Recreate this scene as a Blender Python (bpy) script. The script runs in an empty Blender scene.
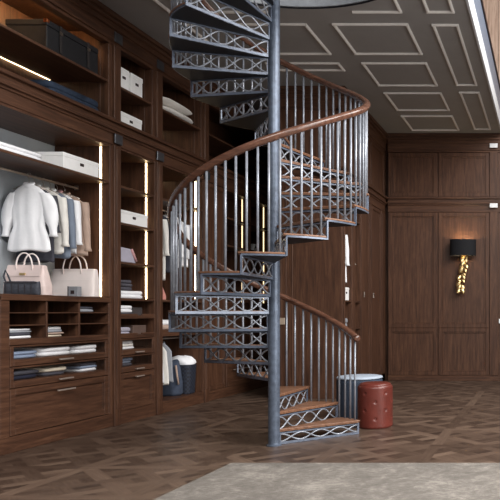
import bpy, math, random
from mathutils import Vector
random.seed(7)
PI = math.pi
C = bpy.context.scene.collection
def rad(a): return a * PI / 180

# ------------------------------------------------------------------ materials
def srgb(r, g, b):
    f = lambda c: (c / 255 / 12.92) if c / 255 <= .04045 else ((c / 255 + .055) / 1.055) ** 2.4
    return (f(r), f(g), f(b), 1)

def newmat(name):
    m = bpy.data.materials.new(name); m.use_nodes = True
    nt = m.node_tree; nt.nodes.clear()
    out = nt.nodes.new('ShaderNodeOutputMaterial')
    bs = nt.nodes.new('ShaderNodeBsdfPrincipled')
    nt.links.new(bs.outputs[0], out.inputs[0])
    return m, nt, bs, out

def ramp(nt, fac, stops):
    r = nt.nodes.new('ShaderNodeValToRGB'); e = r.color_ramp.elements
    e[0].position, e[0].color = stops[0]; e[1].position, e[1].color = stops[-1]
    for p, c in stops[1:-1]:
        k = e.new(p); k.color = c
    nt.links.new(fac, r.inputs[0]); return r.outputs[0]

def coords(nt, scale, kind='Object'):
    tc = nt.nodes.new('ShaderNodeTexCoord'); mp = nt.nodes.new('ShaderNodeMapping')
    mp.inputs['Scale'].default_value = scale
    nt.links.new(tc.outputs[kind], mp.inputs[0]); return mp.outputs[0]

def noise(nt, vec, scale, detail=4, rough=.55, dist=0):
    n = nt.nodes.new('ShaderNodeTexNoise')
    n.inputs['Scale'].default_value = scale; n.inputs['Detail'].default_value = detail
    n.inputs['Roughness'].default_value = rough; n.inputs['Distortion'].default_value = dist
    nt.links.new(vec, n.inputs['Vector']); return n.outputs[0]

def bump(nt, bs, h, strength, dist=.01):
    b = nt.nodes.new('ShaderNodeBump'); b.inputs['Strength'].default_value = strength
    b.inputs['Distance'].default_value = dist
    nt.links.new(h, b.inputs['Height']); nt.links.new(b.outputs[0], bs.inputs['Normal'])

def wood(name, dark, mid, light, axis='z', rough=.45, spec=.4):
    m, nt, bs, out = newmat(name)
    s = {'z': (1, 1, .07), 'y': (1, .07, 1), 'x': (.07, 1, 1)}[axis]
    v = coords(nt, s)
    n = noise(nt, v, 26, 5, .6, .6)
    n2 = noise(nt, v, 140, 2, .5, 0)
    mx = nt.nodes.new('ShaderNodeMath'); mx.operation = 'MULTIPLY_ADD'
    nt.links.new(n2, mx.inputs[0]); mx.inputs[1].default_value = .35
    nt.links.new(n, mx.inputs[2])
    nt.links.new(ramp(nt, mx.outputs[0], [(.38, dark), (.66, mid), (.95, light)]), bs.inputs['Base Color'])
    bs.inputs['Roughness'].default_value = rough
    bs.inputs['Specular IOR Level'].default_value = spec
    bump(nt, bs, mx.outputs[0], .12, .004)
    return m

def plain(name, col, rough=.5, metal=0, spec=.5, var=.12, nscale=14, bumpy=0, bscale=60):
    m, nt, bs, out = newmat(name)
    v = coords(nt, (1, 1, 1))
    n = noise(nt, v, nscale, 4)
    a = tuple(c * (1 - var) for c in col[:3]) + (1,)
    b = tuple(min(1, c * (1 + var)) for c in col[:3]) + (1,)
    nt.links.new(ramp(nt, n, [(.3, a), (.7, b)]), bs.inputs['Base Color'])
    bs.inputs['Roughness'].default_value = rough
    bs.inputs['Metallic'].default_value = metal
    bs.inputs['Specular IOR Level'].default_value = spec
    if bumpy: bump(nt, bs, noise(nt, v, bscale, 3), bumpy, .01)
    return m

def cloth(name, col, var=.08): return plain(name, col, .85, 0, .2, var, 7, .3, 11)

def emit(name, col, s):
    m, nt, bs, out = newmat(name)
    bs.inputs['Base Color'].default_value = col
    bs.inputs['Emission Color'].default_value = col
    bs.inputs['Emission Strength'].default_value = s
    return m

D, Md, L = srgb(48, 31, 22), srgb(78, 51, 37), srgb(104, 72, 53)
WZ = wood('walnut_vertical', D, Md, L, 'z')
WY = wood('walnut_along', D, Md, L, 'y')
WX = wood('walnut_across', D, Md, L, 'x')
WUP = wood('daylit_walnut', srgb(142, 114, 98), srgb(182, 154, 136), srgb(204, 178, 160), 'z')  # walnut lightened: window light on the upper wall put into the colour
TREAD = wood('tread_wood', srgb(78, 53, 40), srgb(120, 84, 63), srgb(150, 112, 88), 'x', .4)
RAIL = wood('handrail_wood', srgb(52, 33, 26), srgb(88, 58, 45), srgb(114, 79, 62), 'x', .24, .6)
IRON = plain('painted_iron', srgb(102, 110, 126), .27, .3, .7, .22, 22)
IRONLT = plain('worn_lit_iron', srgb(138, 142, 151), .3, .3, .6, .22, 22)  # worn paler metal on balusters; on riser scrolls the paleness is painted side light
IRONPOST = plain('column_iron', srgb(88, 97, 112), .38, .35, .5, .3, 18)
IRONDK = plain('plate_iron', srgb(28, 29, 34), .5, .3, .3, .2, 12)
STEEL = plain('brushed_steel', srgb(190, 180, 172), .28, 1, .5, .05)
PLATEW = plain('glint_plate', srgb(236, 236, 238), .35, .3, .5, .03)  # far-wall metal plates with their white reflection put into the base colour
HANDLE = plain('nickel_handle', srgb(190, 176, 166), .4, .6, .5, .05)
PLATE = plain('pewter_plate', srgb(110, 112, 118), .35, .8, .5, .1)
GOLD = plain('gilded_leaf', srgb(226, 196, 142), .32, 1, .5, .15, 30)
CEIL = plain('taupe_ceiling', srgb(146, 144, 142), .6, 0, .3, .04, 3)
MOULD = plain('pale_moulding', srgb(224, 219, 213), .5, 0, .4, .04)
WHITEP = plain('white_paint', srgb(232, 232, 232), .5, 0, .4, .03)
SLATE = plain('slate_guard', srgb(92, 104, 122), .4, .1, .5, .1)
GREYBACK = plain('grey_back_panel', srgb(176, 182, 188), .6, 0, .3, .05, 4)
WBOX = plain('white_card', srgb(246, 245, 244), .65, 0, .3, .03)
DARKTAG = plain('dark_tag', srgb(45, 32, 32), .5, 0, .4, .1)
BLACKL = plain('black_leather', srgb(34, 34, 37), .5, 0, .4, .2, 20, .2, 120)
STRAP = plain('worn_strap', srgb(52, 48, 48), .6, 0, .3, .2, 60)
COPPER = plain('copper_corner', srgb(160, 90, 50), .35, .8, .5, .1)
REDL = plain('red_leather', srgb(98, 44, 36), .34, 0, .5, .2, 8, .12, 160)
NAVY = plain('navy_upholstery', srgb(52, 62, 78), .7, 0, .3, .15, 30, .2, 120)
PALEB = plain('pale_blue_top', srgb(172, 183, 198), .6, 0, .35, .06, 12, .2, 90)
SHADE = plain('black_shade', srgb(30, 30, 33), .75, 0, .2, .1, 80)
LED = emit('warm_led', (1, .76, .44, 1), 12)
LEDDIM = emit('dim_led', (1, .76, .42, 1), 2.2)
BULB = emit('lamp_bulb', (1, .66, .3, 1), 40)
c_white = cloth('white_cotton', srgb(242, 242, 245), .04); c_ivory = cloth('ivory_cotton', srgb(232, 228, 222))
c_grey = cloth('grey_cloth', srgb(150, 153, 160)); c_dgrey = cloth('charcoal_cloth', srgb(70, 70, 78), .2)
c_blue = cloth('faded_blue', srgb(138, 152, 176)); c_denim = cloth('denim', srgb(66, 74, 90), .3)
c_beige = cloth('beige_cloth', srgb(180, 156, 142)); c_pink = cloth('pink_cloth', srgb(196, 150, 150))
c_cream = cloth('cream_cloth', srgb(222, 210, 190)); c_lilac = cloth('lilac_grey', srgb(176, 172, 186))
c_navy = cloth('midnight_cloth', srgb(36, 40, 56), .3); c_bluegrey = cloth('slate_blue', srgb(120, 130, 146))
PINKL = plain('blush_leather', srgb(222, 202, 197), .5, 0, .4, .04, 12, .1, 150)
WHITEL = plain('cream_white_leather', srgb(238, 226, 222), .5, 0, .4, .03, 12, .1, 150)
CHARL = plain('charcoal_quilt', srgb(66, 68, 76), .6, 0, .35, .25, 40, .4, 60)

def glass_mat():
    m, nt, bs, out = newmat('drawer_glass')
    t = nt.nodes.new('ShaderNodeBsdfTransparent'); g = nt.nodes.new('ShaderNodeBsdfGlossy')
    g.inputs['Roughness'].default_value = .03
    lw = nt.nodes.new('ShaderNodeLayerWeight'); lw.inputs[0].default_value = .5
    pw = nt.nodes.new('ShaderNodeMath'); pw.operation = 'POWER'; pw.inputs[1].default_value = 3.5
    ad = nt.nodes.new('ShaderNodeMath'); ad.operation = 'MULTIPLY_ADD'; ad.inputs[1].default_value = .5; ad.inputs[2].default_value = .02
    nt.links.new(lw.outputs['Facing'], pw.inputs[0]); nt.links.new(pw.outputs[0], ad.inputs[0])
    mx = nt.nodes.new('ShaderNodeMixShader')
    nt.links.new(ad.outputs[0], mx.inputs[0]); nt.links.new(t.outputs[0], mx.inputs[1]); nt.links.new(g.outputs[0], mx.inputs[2])
    nt.links.new(mx.outputs[0], out.inputs[0]); return m
GLASS = glass_mat()

def parquet_mat():
    m, nt, bs, out = newmat('parquet_planks')
    at = nt.nodes.new('ShaderNodeAttribute'); at.attribute_name = 'plank'
    uv = nt.nodes.new('ShaderNodeUVMap'); uv.uv_map = 'grain'
    mp = nt.nodes.new('ShaderNodeMapping'); mp.inputs['Scale'].default_value = (1.6, 26, 1)
    nt.links.new(uv.outputs[0], mp.inputs[0])
    n = noise(nt, mp.outputs[0], 1.6, 5, .6, .7)
    ma = nt.nodes.new('ShaderNodeMath'); ma.operation = 'MULTIPLY_ADD'
    nt.links.new(n, ma.inputs[0]); ma.inputs[1].default_value = .5; nt.links.new(at.outputs['Fac'], ma.inputs[2])
    col = ramp(nt, ma.outputs[0], [(.25, srgb(44, 33, 28)), (.5, srgb(70, 55, 46)), (.75, srgb(98, 80, 68)), (1.0, srgb(134, 113, 97))])
    nt.links.new(col, bs.inputs['Base Color'])
    bs.inputs['Roughness'].default_value = .4
    bs.inputs['Specular IOR Level'].default_value = .35
    bump(nt, bs, n, .15, .003); return m

def rug_mat():
    m, nt, bs, out = newmat('worn_rug')
    v = coords(nt, (1, 1, 1)); a = noise(nt, v, 3.0, 9, .78, .3)
    v2 = coords(nt, (5, 22, 1)); b = noise(nt, v2, 3, 6, .8)
    ma = nt.nodes.new('ShaderNodeMath'); ma.operation = 'MULTIPLY_ADD'
    nt.links.new(b, ma.inputs[0]); ma.inputs[1].default_value = .7; nt.links.new(a, ma.inputs[2])
    nt.links.new(ramp(nt, ma.outputs[0], [(.5, srgb(84, 79, 74)), (.85, srgb(122, 116, 110)), (1.2, srgb(156, 149, 141))]), bs.inputs['Base Color'])
    bs.inputs['Roughness'].default_value = .95; bs.inputs['Specular IOR Level'].default_value = .1
    bump(nt, bs, noise(nt, v, 240, 2), .6, .01); return m

# ------------------------------------------------------------------ mesh builder
class MB:
    def __init__(s): s.v, s.f = [], []
    def add(s, vs, fs):
        o = len(s.v); s.v += [tuple(p) for p in vs]; s.f += [tuple(i + o for i in f) for f in fs]; return s
    def box(s, x0, x1, y0, y1, z0, z1):
        x0, x1 = min(x0, x1), max(x0, x1); y0, y1 = min(y0, y1), max(y0, y1); z0, z1 = min(z0, z1), max(z0, z1)
        return s.add([(x0,y0,z0),(x1,y0,z0),(x1,y1,z0),(x0,y1,z0),(x0,y0,z1),(x1,y0,z1),(x1,y1,z1),(x0,y1,z1)],
              [(3,2,1,0),(4,5,6,7),(0,1,5,4),(1,2,6,5),(2,3,7,6),(3,0,4,7)])
    def loft(s, rings, cap=True, closed=False):
        n = len(rings[0]); vs = [p for r in rings for p in r]; fs = []
        m = len(rings)
        for i in range(m if closed else m - 1):
            j = (i + 1) % m
            for k in range(n):
                k2 = (k + 1) % n
                fs.append((i*n+k, i*n+k2, j*n+k2, j*n+k))
        if cap and not closed:
            fs.append(tuple(range(n - 1, -1, -1))); fs.append(tuple((m-1)*n + k for k in range(n)))
        return s.add(vs, fs)
    def tube(s, pts, r, n=8, r1=None, flat=1, closed=False):
        pts = [Vector(p) for p in pts]; rings = []; m = len(pts); up = None
        for i, p in enumerate(pts):
            if closed: t = pts[(i+1) % m] - pts[i-1]
            else: t = pts[min(i+1, m-1)] - pts[max(i-1, 0)]
            t.normalize()
            if up is None:
                up = Vector((0,0,1)) if abs(t.z) < .9 else Vector((1,0,0))
            a = t.cross(up)
            if a.length < 1e-5: a = t.cross(Vector((0,1,0)))
            a.normalize(); b = a.cross(t).normalized(); up = b
            rr = r if r1 is None else r + (r1 - r) * i / (m - 1)
            rings.append([p + a*rr*flat*math.cos(2*PI*k/n) + b*rr*math.sin(2*PI*k/n) for k in range(n)])
        return s.loft(rings, True, closed)
    def lathe(s, cx, cy, prof, n=32):
        return s.loft([[(cx + r*math.cos(2*PI*k/n), cy + r*math.sin(2*PI*k/n), z) for k in range(n)] for r, z in prof])
    def obj(s, name, mat, parent=None, origin=None, smooth=False, bevel=0, seg=2, sub=0):
        if origin is None: origin = Vector(parent['_w']) if parent and '_w' in parent else None
        xs = [p[0] for p in s.v]; ys = [p[1] for p in s.v]; zs = [p[2] for p in s.v]
        if origin is None: origin = Vector(((min(xs)+max(xs))/2, (min(ys)+max(ys))/2, min(zs)))
        me = bpy.data.meshes.new(name)
        me.from_pydata([(p[0]-origin.x, p[1]-origin.y, p[2]-origin.z) for p in s.v], [], s.f); me.update()
        if mat: me.materials.append(mat)
        if smooth:
            for p in me.polygons: p.use_smooth = True
        o = bpy.data.objects.new(name, me); C.objects.link(o)
        if parent: o.parent = parent; o['_w'] = tuple(origin)
        else: o.location = origin; o['_w'] = tuple(origin)
        if bevel:
            b = o.modifiers.new('bevel', 'BEVEL'); b.width = bevel; b.segments = seg; b.limit_method = 'ANGLE'
        if sub:
            b = o.modifiers.new('sub', 'SUBSURF'); b.levels = b.render_levels = sub
        return o

def tag(o, label, cat, group=None):
    o['label'] = label; o['category'] = cat
    if group: o['group'] = group
    return o
def thing(name, label, cat, loc, group=None):
    o = bpy.data.objects.new(name, None); C.objects.link(o); o.location = loc; o['_w'] = tuple(loc)
    o.empty_display_size = .1
    return tag(o, label, cat, group)
def struct(o): o['kind'] = 'structure'; return o
def B(*a): return MB().box(*a)

# ------------------------------------------------------------------ setting
ZC = 4.89
SX, SY = -2.788, 6.872            # axis of the spiral stair
XF, XB = -5.16, -5.83             # front and back of the left cabinets
YB = 13.40                        # cabinet front on the far wall
BX, BY = -3.235, 10.60             # corner of the closet block that juts out behind the stair

# parquet floor: one mesh, one face per plank
def clip(poly, x0, x1, y0, y1):
    for ax, val, sgn in ((0, x0, 1), (0, x1, -1), (1, y0, 1), (1, y1, -1)):
        out = []
        for i in range(len(poly)):
            a, b = poly[i-1], poly[i]
            da, db = (a[ax]-val)*sgn, (b[ax]-val)*sgn
            if (da >= 0) != (db >= 0):
                t = da/(da-db); out.append((a[0]+(b[0]-a[0])*t, a[1]+(b[1]-a[1])*t))
            if db >= 0: out.append(b)
        poly = out
        if len(poly) < 3: return None
    return poly
def build_floor():
    vs, fs, shade, uvs = [], [], [], []
    def put(poly, ang, base=.25):
        if not poly: return
        sh = base + random.random() * .30; ou, ov = random.random()*50, random.random()*50
        c, s = math.cos(ang), math.sin(ang); nb = len(vs)
        vs.extend((p[0], p[1], 0) for p in poly); fs.append(tuple(range(nb, nb+len(poly))))
        shade.append(sh); uvs.append([(p[0]*c+p[1]*s+ou, -p[0]*s+p[1]*c+ov) for p in poly])
    T, bw = .96, .115
    x = -6.0
    while x < 3.4:
        y = 2.0
        while y < 13.9:
            put([(x,y),(x+T,y),(x+T,y+bw),(x,y+bw)], 0)
            put([(x,y+bw),(x+bw,y+bw),(x+bw,y+T),(x,y+T)], PI/2)
            ix0, ix1, iy0, iy1 = x+bw, x+T, y+bw, y+T
            cx, cy = (ix0+ix1)/2, (iy0+iy1)/2; r2 = math.sqrt(.5); P = (ix1-ix0)*r2/2; sw = .115
            def dia(u0, u1, v0, v1, a, base):
                put(clip([(cx+(u-v)*r2, cy+(u+v)*r2) for u, v in ((u0,v0),(u1,v0),(u1,v1),(u0,v1))], ix0, ix1, iy0, iy1), a, base)
            for i in range(-3, 4):
                for j in range(-3, 4):
                    u, v, h = i*P, j*P, sw/2
                    if (i+j) % 2 == 0:        # strip along u passes over, its neighbours butt against it
                        dia(u-P+h, u+P-h, v-h, v+h, PI/4, .27)
                    else:
                        dia(u-h, u+h, v-P+h, v+P-h, 3*PI/4, .24)
                    m2 = (h + P-h)/2
                    if (i*3+j) % 2: dia(u+h, u+m2, v+h, v+P-h, 3*PI/4, .12); dia(u+m2, u+P-h, v+h, v+P-h, 3*PI/4, .12)
                    else: dia(u+h, u+P-h, v+h, v+m2, PI/4, .12); dia(u+h, u+P-h, v+m2, v+P-h, PI/4, .12)
            y += T
        x += T
    me = bpy.data.meshes.new('floor'); me.from_pydata(vs, [], fs)
    me.materials.append(parquet_mat())
    at = me.attributes.new('plank', 'FLOAT', 'FACE')
    for i, s in enumerate(shade): at.data[i].value = s
    uv = me.uv_layers.new(name='grain')
    for p in me.polygons:
        for k, li in enumerate(p.loop_indices): uv.data[li].uv = uvs[p.index][k]
    o = bpy.data.objects.new('floor', me); C.objects.link(o); struct(o)
build_floor()

# ceiling with the round stair well
WR, WX0, WY0 = 1.70, SX, 6.15      # large round opening the stair rises through
def build_ceiling():
    x0, x1, y0, y1 = -6.0, -.933, 3.6, 13.75
    angs = [2*PI*k/96 for k in range(96)] + [math.atan2(b-WY0, a-WX0) % (2*PI) for a in (x0, x1) for b in (y0, y1)]
    angs.sort(); m = MB()
    inner, outer = [], []
    for a in angs:
        c, s = math.cos(a), math.sin(a)
        t = min(((x1 if c > 0 else x0)-WX0)/c if abs(c) > 1e-6 else 1e9, ((y1 if s > 0 else y0)-WY0)/s if abs(s) > 1e-6 else 1e9)
        inner.append((WX0+WR*c, WY0+WR*s)); outer.append((WX0+t*c, WY0+t*s))
    r = [[(x,y,ZC) for x,y in outer], [(x,y,ZC) for x,y in inner], [(x,y,ZC+.3) for x,y in inner], [(x,y,ZC+.3) for x,y in outer]]
    m.loft(r, False, True)
    struct(m.obj('ceiling', CEIL))
    w = MB()      # pale lining of the well and its thin edge bead
    w.loft([[(WX0+q*math.cos(2*PI*k/96), WY0+q*math.sin(2*PI*k/96), z) for k in range(96)] for q, z in ((WR-.002,ZC+.012),(WR-.012,ZC+.012),(WR-.012,ZC+.32),(WR-.002,ZC+.32))], False, True)
    struct(w.obj('trim_1', plain('well_lining', srgb(150, 154, 160), .5), smooth=False))
    e = MB().tube([(WX0+(WR+.004)*math.cos(2*PI*k/96), WY0+(WR+.004)*math.sin(2*PI*k/96), ZC) for k in range(96)], .010, 6, closed=True)
    struct(e.obj('trim_2', IRONDK))
build_ceiling()

def coffer(n, x0, x1, y0, y1, sides='nsew'):
    m = MB(); w = .038; h = .024
    def bar(ax0, ax1, ay0, ay1, along):      # bevelled bead: flat top against the ceiling, ridge below
        if along == 'x':
            yc = (ay0+ay1)/2
            m.loft([[(x, ay0, ZC), (x, ay0+.008, ZC-h), (x, yc+.004, ZC-h), (x, ay1, ZC)] for x in (ax0, ax1)])
        else:
            xc = (ax0+ax1)/2
            m.loft([[(ax0, y, ZC), (ax0+.008, y, ZC-h), (xc+.004, y, ZC-h), (ax1, y, ZC)] for y in (ay0, ay1)])
    if 'n' in sides: bar(x0, x1, y1-w, y1, 'x')
    if 's' in sides: bar(x0, x1, y0, y0+w, 'x')
    if 'w' in sides: bar(x0, x0+w, y0+w, y1-w, 'y')
    if 'e' in sides: bar(x1-w, x1, y0+w, y1-w, 'y')
    struct(m.obj('trim_%d' % n, MOULD))
n = 3
for y0, y1 in ((8.26, 9.24), (9.55, 10.52), (10.85, 11.80), (12.12, 13.09)):
    coffer(n, -2.645, -1.715, y0, y1); n += 1
for y0, y1 in ((5.7, 7.96), (8.28, 10.5), (10.82, 13.02)):
    coffer(n, -1.43, -1.10, y0, y1); n += 1
coffer(n, -4.46, -2.96, 8.26, 9.24); n += 1
coffer(n, -4.0, -2.96, 9.55, 9.86); n += 1
coffer(n, -2.30, -1.715, 7.52, 7.96, 'ne'); n += 1
coffer(n, -4.46, -3.25, 6.6, 7.96, 'nw'); n += 1

# walls
struct(B(-6.0, XB-.02, 3.6, 13.75, 0, ZC).obj('wall_left', WZ))
struct(B(-6.0, 3.4, YB+.1, 13.75, 0, ZC).obj('wall_back', WZ))
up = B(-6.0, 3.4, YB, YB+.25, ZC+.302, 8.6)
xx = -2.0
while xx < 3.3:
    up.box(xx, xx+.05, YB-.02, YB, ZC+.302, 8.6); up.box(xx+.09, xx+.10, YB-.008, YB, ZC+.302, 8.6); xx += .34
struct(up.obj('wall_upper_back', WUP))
struct(B(-.933, 3.4, YB-.02, YB+.1, 0, ZC+.302).obj('wall_right_back', WZ))
# gallery edge above the void: white fascia, slate guard, dark capping
struct(B(-.932, -.90, 3.6, YB-.021, ZC-.02, ZC+.225).obj('trim_30', plain('fascia_paint', srgb(196, 198, 202), .5, 0, .4, .03), bevel=.004, seg=1))
g = thing('gallery_guard', 'slate grey gallery guard with dark capping above the white ceiling edge', 'balustrade', (-.935, 8, ZC+.303))
B(-.95, -.92, 3.6, YB-.03, ZC+.303, ZC+.70).obj('guard_panel', SLATE, g)
B(-.975, -.895, 3.6, YB-.03, ZC+.70, ZC+.75).obj('capping', wood('dark_cap', srgb(30,18,14), srgb(48,30,24), srgb(60,40,30), 'y'), g, bevel=.01)
B(-.932, -.90, 3.6, YB-.03, ZC+.2255, ZC+.302).obj('base_strip', SLATE, g)

# ------------------------------------------------------------------ trims of the cabinetry
def bandY(n, x, y0, y1, sgn=1):       # cornice band running along Y at face x
    m = B(x-.1, x, y0, y1, 3.34, 3.64)
    m.box(x, x+.018, y0, y1, 3.47, 3.64).box(x+.018, x+.045, y0, y1, 3.50, 3.535).box(x+.018, x+.06, y0, y1, 3.60, 3.64)
    struct(m.obj('trim_%d' % n, WY, bevel=.005, seg=1))
def crownY(n, x, y0, y1):
    m = B(x-.1, x, y0, y1, 4.525, ZC-.002)
    m.box(x, x+.02, y0, y1, 4.56, ZC-.002).box(x+.02, x+.04, y0, y1, 4.70, ZC-.002).box(x+.04, x+.075, y0, y1, 4.76, 4.79).box(x+.04, x+.07, y0, y1, 4.83, ZC-.002)
    struct(m.obj('trim_%d' % n, WY, bevel=.005, seg=1))
def bandX(n, y, x0, x1):
    m = B(x0, x1, y, y+.1, 3.34, 3.64)
    m.box(x0, x1, y-.018, y, 3.47, 3.64).box(x0, x1, y-.045, y-.018, 3.50, 3.535).box(x0, x1, y-.06, y-.018, 3.60, 3.64)
    struct(m.obj('trim_%d' % n, WX, bevel=.005, seg=1))
def crownX(n, y, x0, x1):
    m = B(x0, x1, y, y+.1, 4.525, ZC-.002)
    m.box(x0, x1, y-.02, y, 4.56, ZC-.002).box(x0, x1, y-.04, y-.02, 4.70, ZC-.002).box(x0, x1, y-.075, y-.04, 4.76, 4.79).box(x0, x1, y-.07, y-.04, 4.83, ZC-.002)
    struct(m.obj('trim_%d' % n, WX, bevel=.005, seg=1))
bandY(40, XF, 5.3, YB); crownY(41, XF, 5.3, YB)
struct(B(XB, XF, 5.3, YB, 0, .155).obj('baseboard_left', WY, bevel=.004, seg=1))
def pilasterY(n, x, y0, y1):
    m = B(x-.05, x+.022, y0, y1, 0, 3.34)
    m.box(x+.022, x+.03, y0+.03, y1-.03, .2, 3.3)
    m.box(x-.05, x+.022, y0, y1, 3.645, 4.525)
    o = struct(m.obj('trim_%d' % n, WZ, bevel=.004, seg=1))
    for z in (3.36, 4.565):
        B(x+.02, x+.035, y0-.01, y1+.012, z, z+.115).obj('corner_plate', PLATE, o, bevel=.003, seg=1)
pilasterY(42, XF, 8.01, 8.13); pilasterY(43, XF, 8.88, 9.011); pilasterY(44, XF, 10.12, 10.24)

# ------------------------------------------------------------------ joinery helpers
def frontY(m, x, y0, y1, z0, z1, fw=.065, t=.026, rec=.02, panel=True):   # framed front facing +X
    m.box(x-t, x, y0, y0+fw, z0, z1).box(x-t, x, y1-fw, y1, z0, z1)
    m.box(x-t, x, y0+fw, y1-fw, z0, z0+fw).box(x-t, x, y0+fw, y1-fw, z1-fw, z1)
    if panel:
        m.box(x-t-.004, x-rec, y0+fw, y1-fw, z0+fw, z1-fw)
        b = .012
        m.box(x-rec, x-rec+.008, y0+fw, y0+fw+b, z0+fw, z1-fw).box(x-rec, x-rec+.008, y1-fw-b, y1-fw, z0+fw, z1-fw)
        m.box(x-rec, x-rec+.008, y0+fw+b, y1-fw-b, z0+fw, z0+fw+b).box(x-rec, x-rec+.008, y0+fw+b, y1-fw-b, z1-fw-b, z1-fw)
    return m
def frontX(m, y, x0, x1, z0, z1, fw=.075, t=.032, rec=.03):               # framed front facing the camera
    m.box(x0, x0+fw, y, y+t, z0, z1).box(x1-fw, x1, y, y+t, z0, z1)
    m.box(x0+fw, x1-fw, y, y+t, z0, z0+fw).box(x0+fw, x1-fw, y, y+t, z1-fw, z1)
    m.box(x0+fw, x1-fw, y+rec, y+t+.004, z0+fw, z1-fw); b = .028
    m.box(x0+fw, x0+fw+b, y+rec-.016, y+rec, z0+fw, z1-fw).box(x1-fw-b, x1-fw, y+rec-.016, y+rec, z0+fw, z1-fw)
    m.box(x0+fw+b, x1-fw-b, y+rec-.016, y+rec, z0+fw, z0+fw+b).box(x0+fw+b, x1-fw-b, y+rec-.016, y+rec, z1-fw-b, z1-fw)
    return m
def handleY(par, x, yc, z, ln):
    m = MB().box(x+.022, x+.038, yc-ln/2, yc+ln/2, z-.008, z+.008)
    m.box(x, x+.022, yc-ln*.4, yc-ln*.4+.012, z-.006, z+.006).box(x, x+.022, yc+ln*.4-.012, yc+ln*.4, z-.006, z+.006)
    m.obj('handle', HANDLE, par, bevel=.003, seg=1)
def solid_drawer(par, y0, y1, z0, z1, hz, ln=.22):
    d = frontY(MB(), XF, y0, y1, z0, z1).obj('drawer', WY, par, bevel=.003, seg=1); handleY(d, XF, (y0+y1)/2, hz, ln)
def glass_drawer(par, y0, y1, z0, z1, ln=.2):
    m = MB(); t = .022; r = .065
    m.box(XF-t, XF, y0, y0+.045, z0, z1).box(XF-t, XF, y1-.045, y1, z0, z1)
    m.box(XF-t, XF, y0+.045, y1-.045, z0, z0+r).box(XF-t, XF, y0+.045, y1-.045, z1-.016, z1)
    m.box(XB+.03, XF-t, y0+.02, y1-.02, z0+.05, z0+r)
    d = m.obj('glass_drawer', WY, par, bevel=.003, seg=1)
    B(XF-.014, XF-.009, y0+.045, y1-.045, z0+r, z1-.016).obj('glass_pane', GLASS, d)
    handleY(d, XF, (y0+y1)/2, z0+.03, ln)
def shelf(par, y0, y1, z, x0=None, x1=None, t=.028, name='shelf'):
    B(XB+.02 if x0 is None else x0, XF-.005 if x1 is None else x1, y0, y1, z-t, z).obj(name, WY, par, bevel=.003, seg=1)
def carcass(par, y0, y1, z0, z1, th=.014, name='carcass'):
    m = B(XB+.02, XF, y0, y0+th, z0, z1).box(XB+.02, XF, y1-th, y1, z0, z1)
    m.box(XB+.02, XF, y0+th, y1-th, z1-.02, z1).box(XB+.02, XF, y0+th, y1-th, z0, z0+.005)
    m.obj(name, WZ, par, bevel=.003, seg=1)
def back(par, y0, y1, z0, z1, mat): B(XB, XB+.02, y0, y1, z0, z1).obj('back_panel', mat, par)
def led_v(par, x, y, z0, z1, mat=None): B(x-.008, x+.008, y-.006, y, z0, z1).obj('light_strip', mat or LED, par)
def led_h(par, x, y0, y1, z): B(x, x+.007, y0, y1, z-.007, z).obj('light_strip', LED, par)
def rail(par, x, y0, y1, z):
    m = MB().tube([(x,y0,z),(x,y1,z)], .013, 10); o = m.obj('hanging_rail', HANDLE, par, smooth=True)
    MB().box(x-.022, x+.022, y1-.012, y1, z-.022, z+.03).obj('bracket', STEEL, o, bevel=.004)

# ------------------------------------------------------------------ left cabinets
# wide hanging bay
u = thing('open_wardrobe', 'wide open wardrobe bay with grey back, full of hanging shirts, nearest on the left', 'wardrobe', (-5.5, 6.7, 1.53))
back(u, 5.3, 7.955, 1.53, 3.335, GREYBACK)
B(XB+.02, XF, 7.955, 8.008, 1.531, 3.335).obj('side_panel', WZ, u, bevel=.003, seg=1)
struct(B(XB+.02, XF, 7.955, 8.008, .155, 1.5305).obj('trim_45', WZ, bevel=.003, seg=1))
B(XB+.02, XF, 5.3, 5.325, 1.53, 3.335).obj('side_panel', WZ, u)
B(XB+.02, XF, 5.325, 7.955, 3.31, 3.335).obj('top_panel', WY, u)
shelf(u, 5.325, 7.955, 2.90)
led_v(u, -5.266, 7.955, 1.54, 2.868); led_v(u, -5.266, 7.955, 2.905, 3.305)
rail(u, -5.55, 5.325, 7.955, 2.815)
# chest under it
u = thing('drawer_chest', 'low walnut chest with nine cubbyholes over two glass drawers and one deep drawer', 'chest of drawers', (-5.5, 7.16, .155))
c = MB().box(XB+.02, XF, 6.365, 6.475, .155, 1.50).box(XB+.02, XF, 7.932, 7.954, .155, 1.50)
c.box(XB+.0, XB+.02, 6.365, 7.954, .155, 1.50).box(XB+.02, XF-.03, 6.475, 7.932, .60, .618).box(XB+.02, XF, 6.475, 7.932, 1.035, 1.095)
c.obj('carcass', WY, u, bevel=.003, seg=1)
B(XB+.02, XF+.012, 6.365, 7.954, 1.47, 1.53).obj('top', WY, u, bevel=.006)
for y in (6.965, 7.447): B(XB+.02, XF-.004, y-.012, y+.012, 1.095, 1.47).obj('divider', WZ, u, bevel=.002, seg=1)
for z in (1.232, 1.355): B(XB+.02, XF-.006, 6.475, 7.932, z-.012, z).obj('cubby_shelf', WY, u, bevel=.002, seg=1)
glass_drawer(u, 6.482, 7.926, .830, 1.028); glass_drawer(u, 6.482, 7.926, .622, .822)
solid_drawer(u, 6.482, 7.926, .163, .612, .535, .26)
u = thing('cupboard', 'plain walnut base cupboard at the left edge beside the drawer chest', 'cupboard', (-5.5, 5.83, .155))
B(XB, XF-.024, 5.3, 6.36, .155, 1.50).obj('carcass', WY, u)
B(XB+.02, XF+.012, 5.3, 6.36, 1.501, 1.53).obj('top', WY, u, bevel=.006)
frontY(MB(), XF, 5.305, 6.355, .16, 1.49).obj('door', WZ, u, bevel=.003, seg=1)

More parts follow.
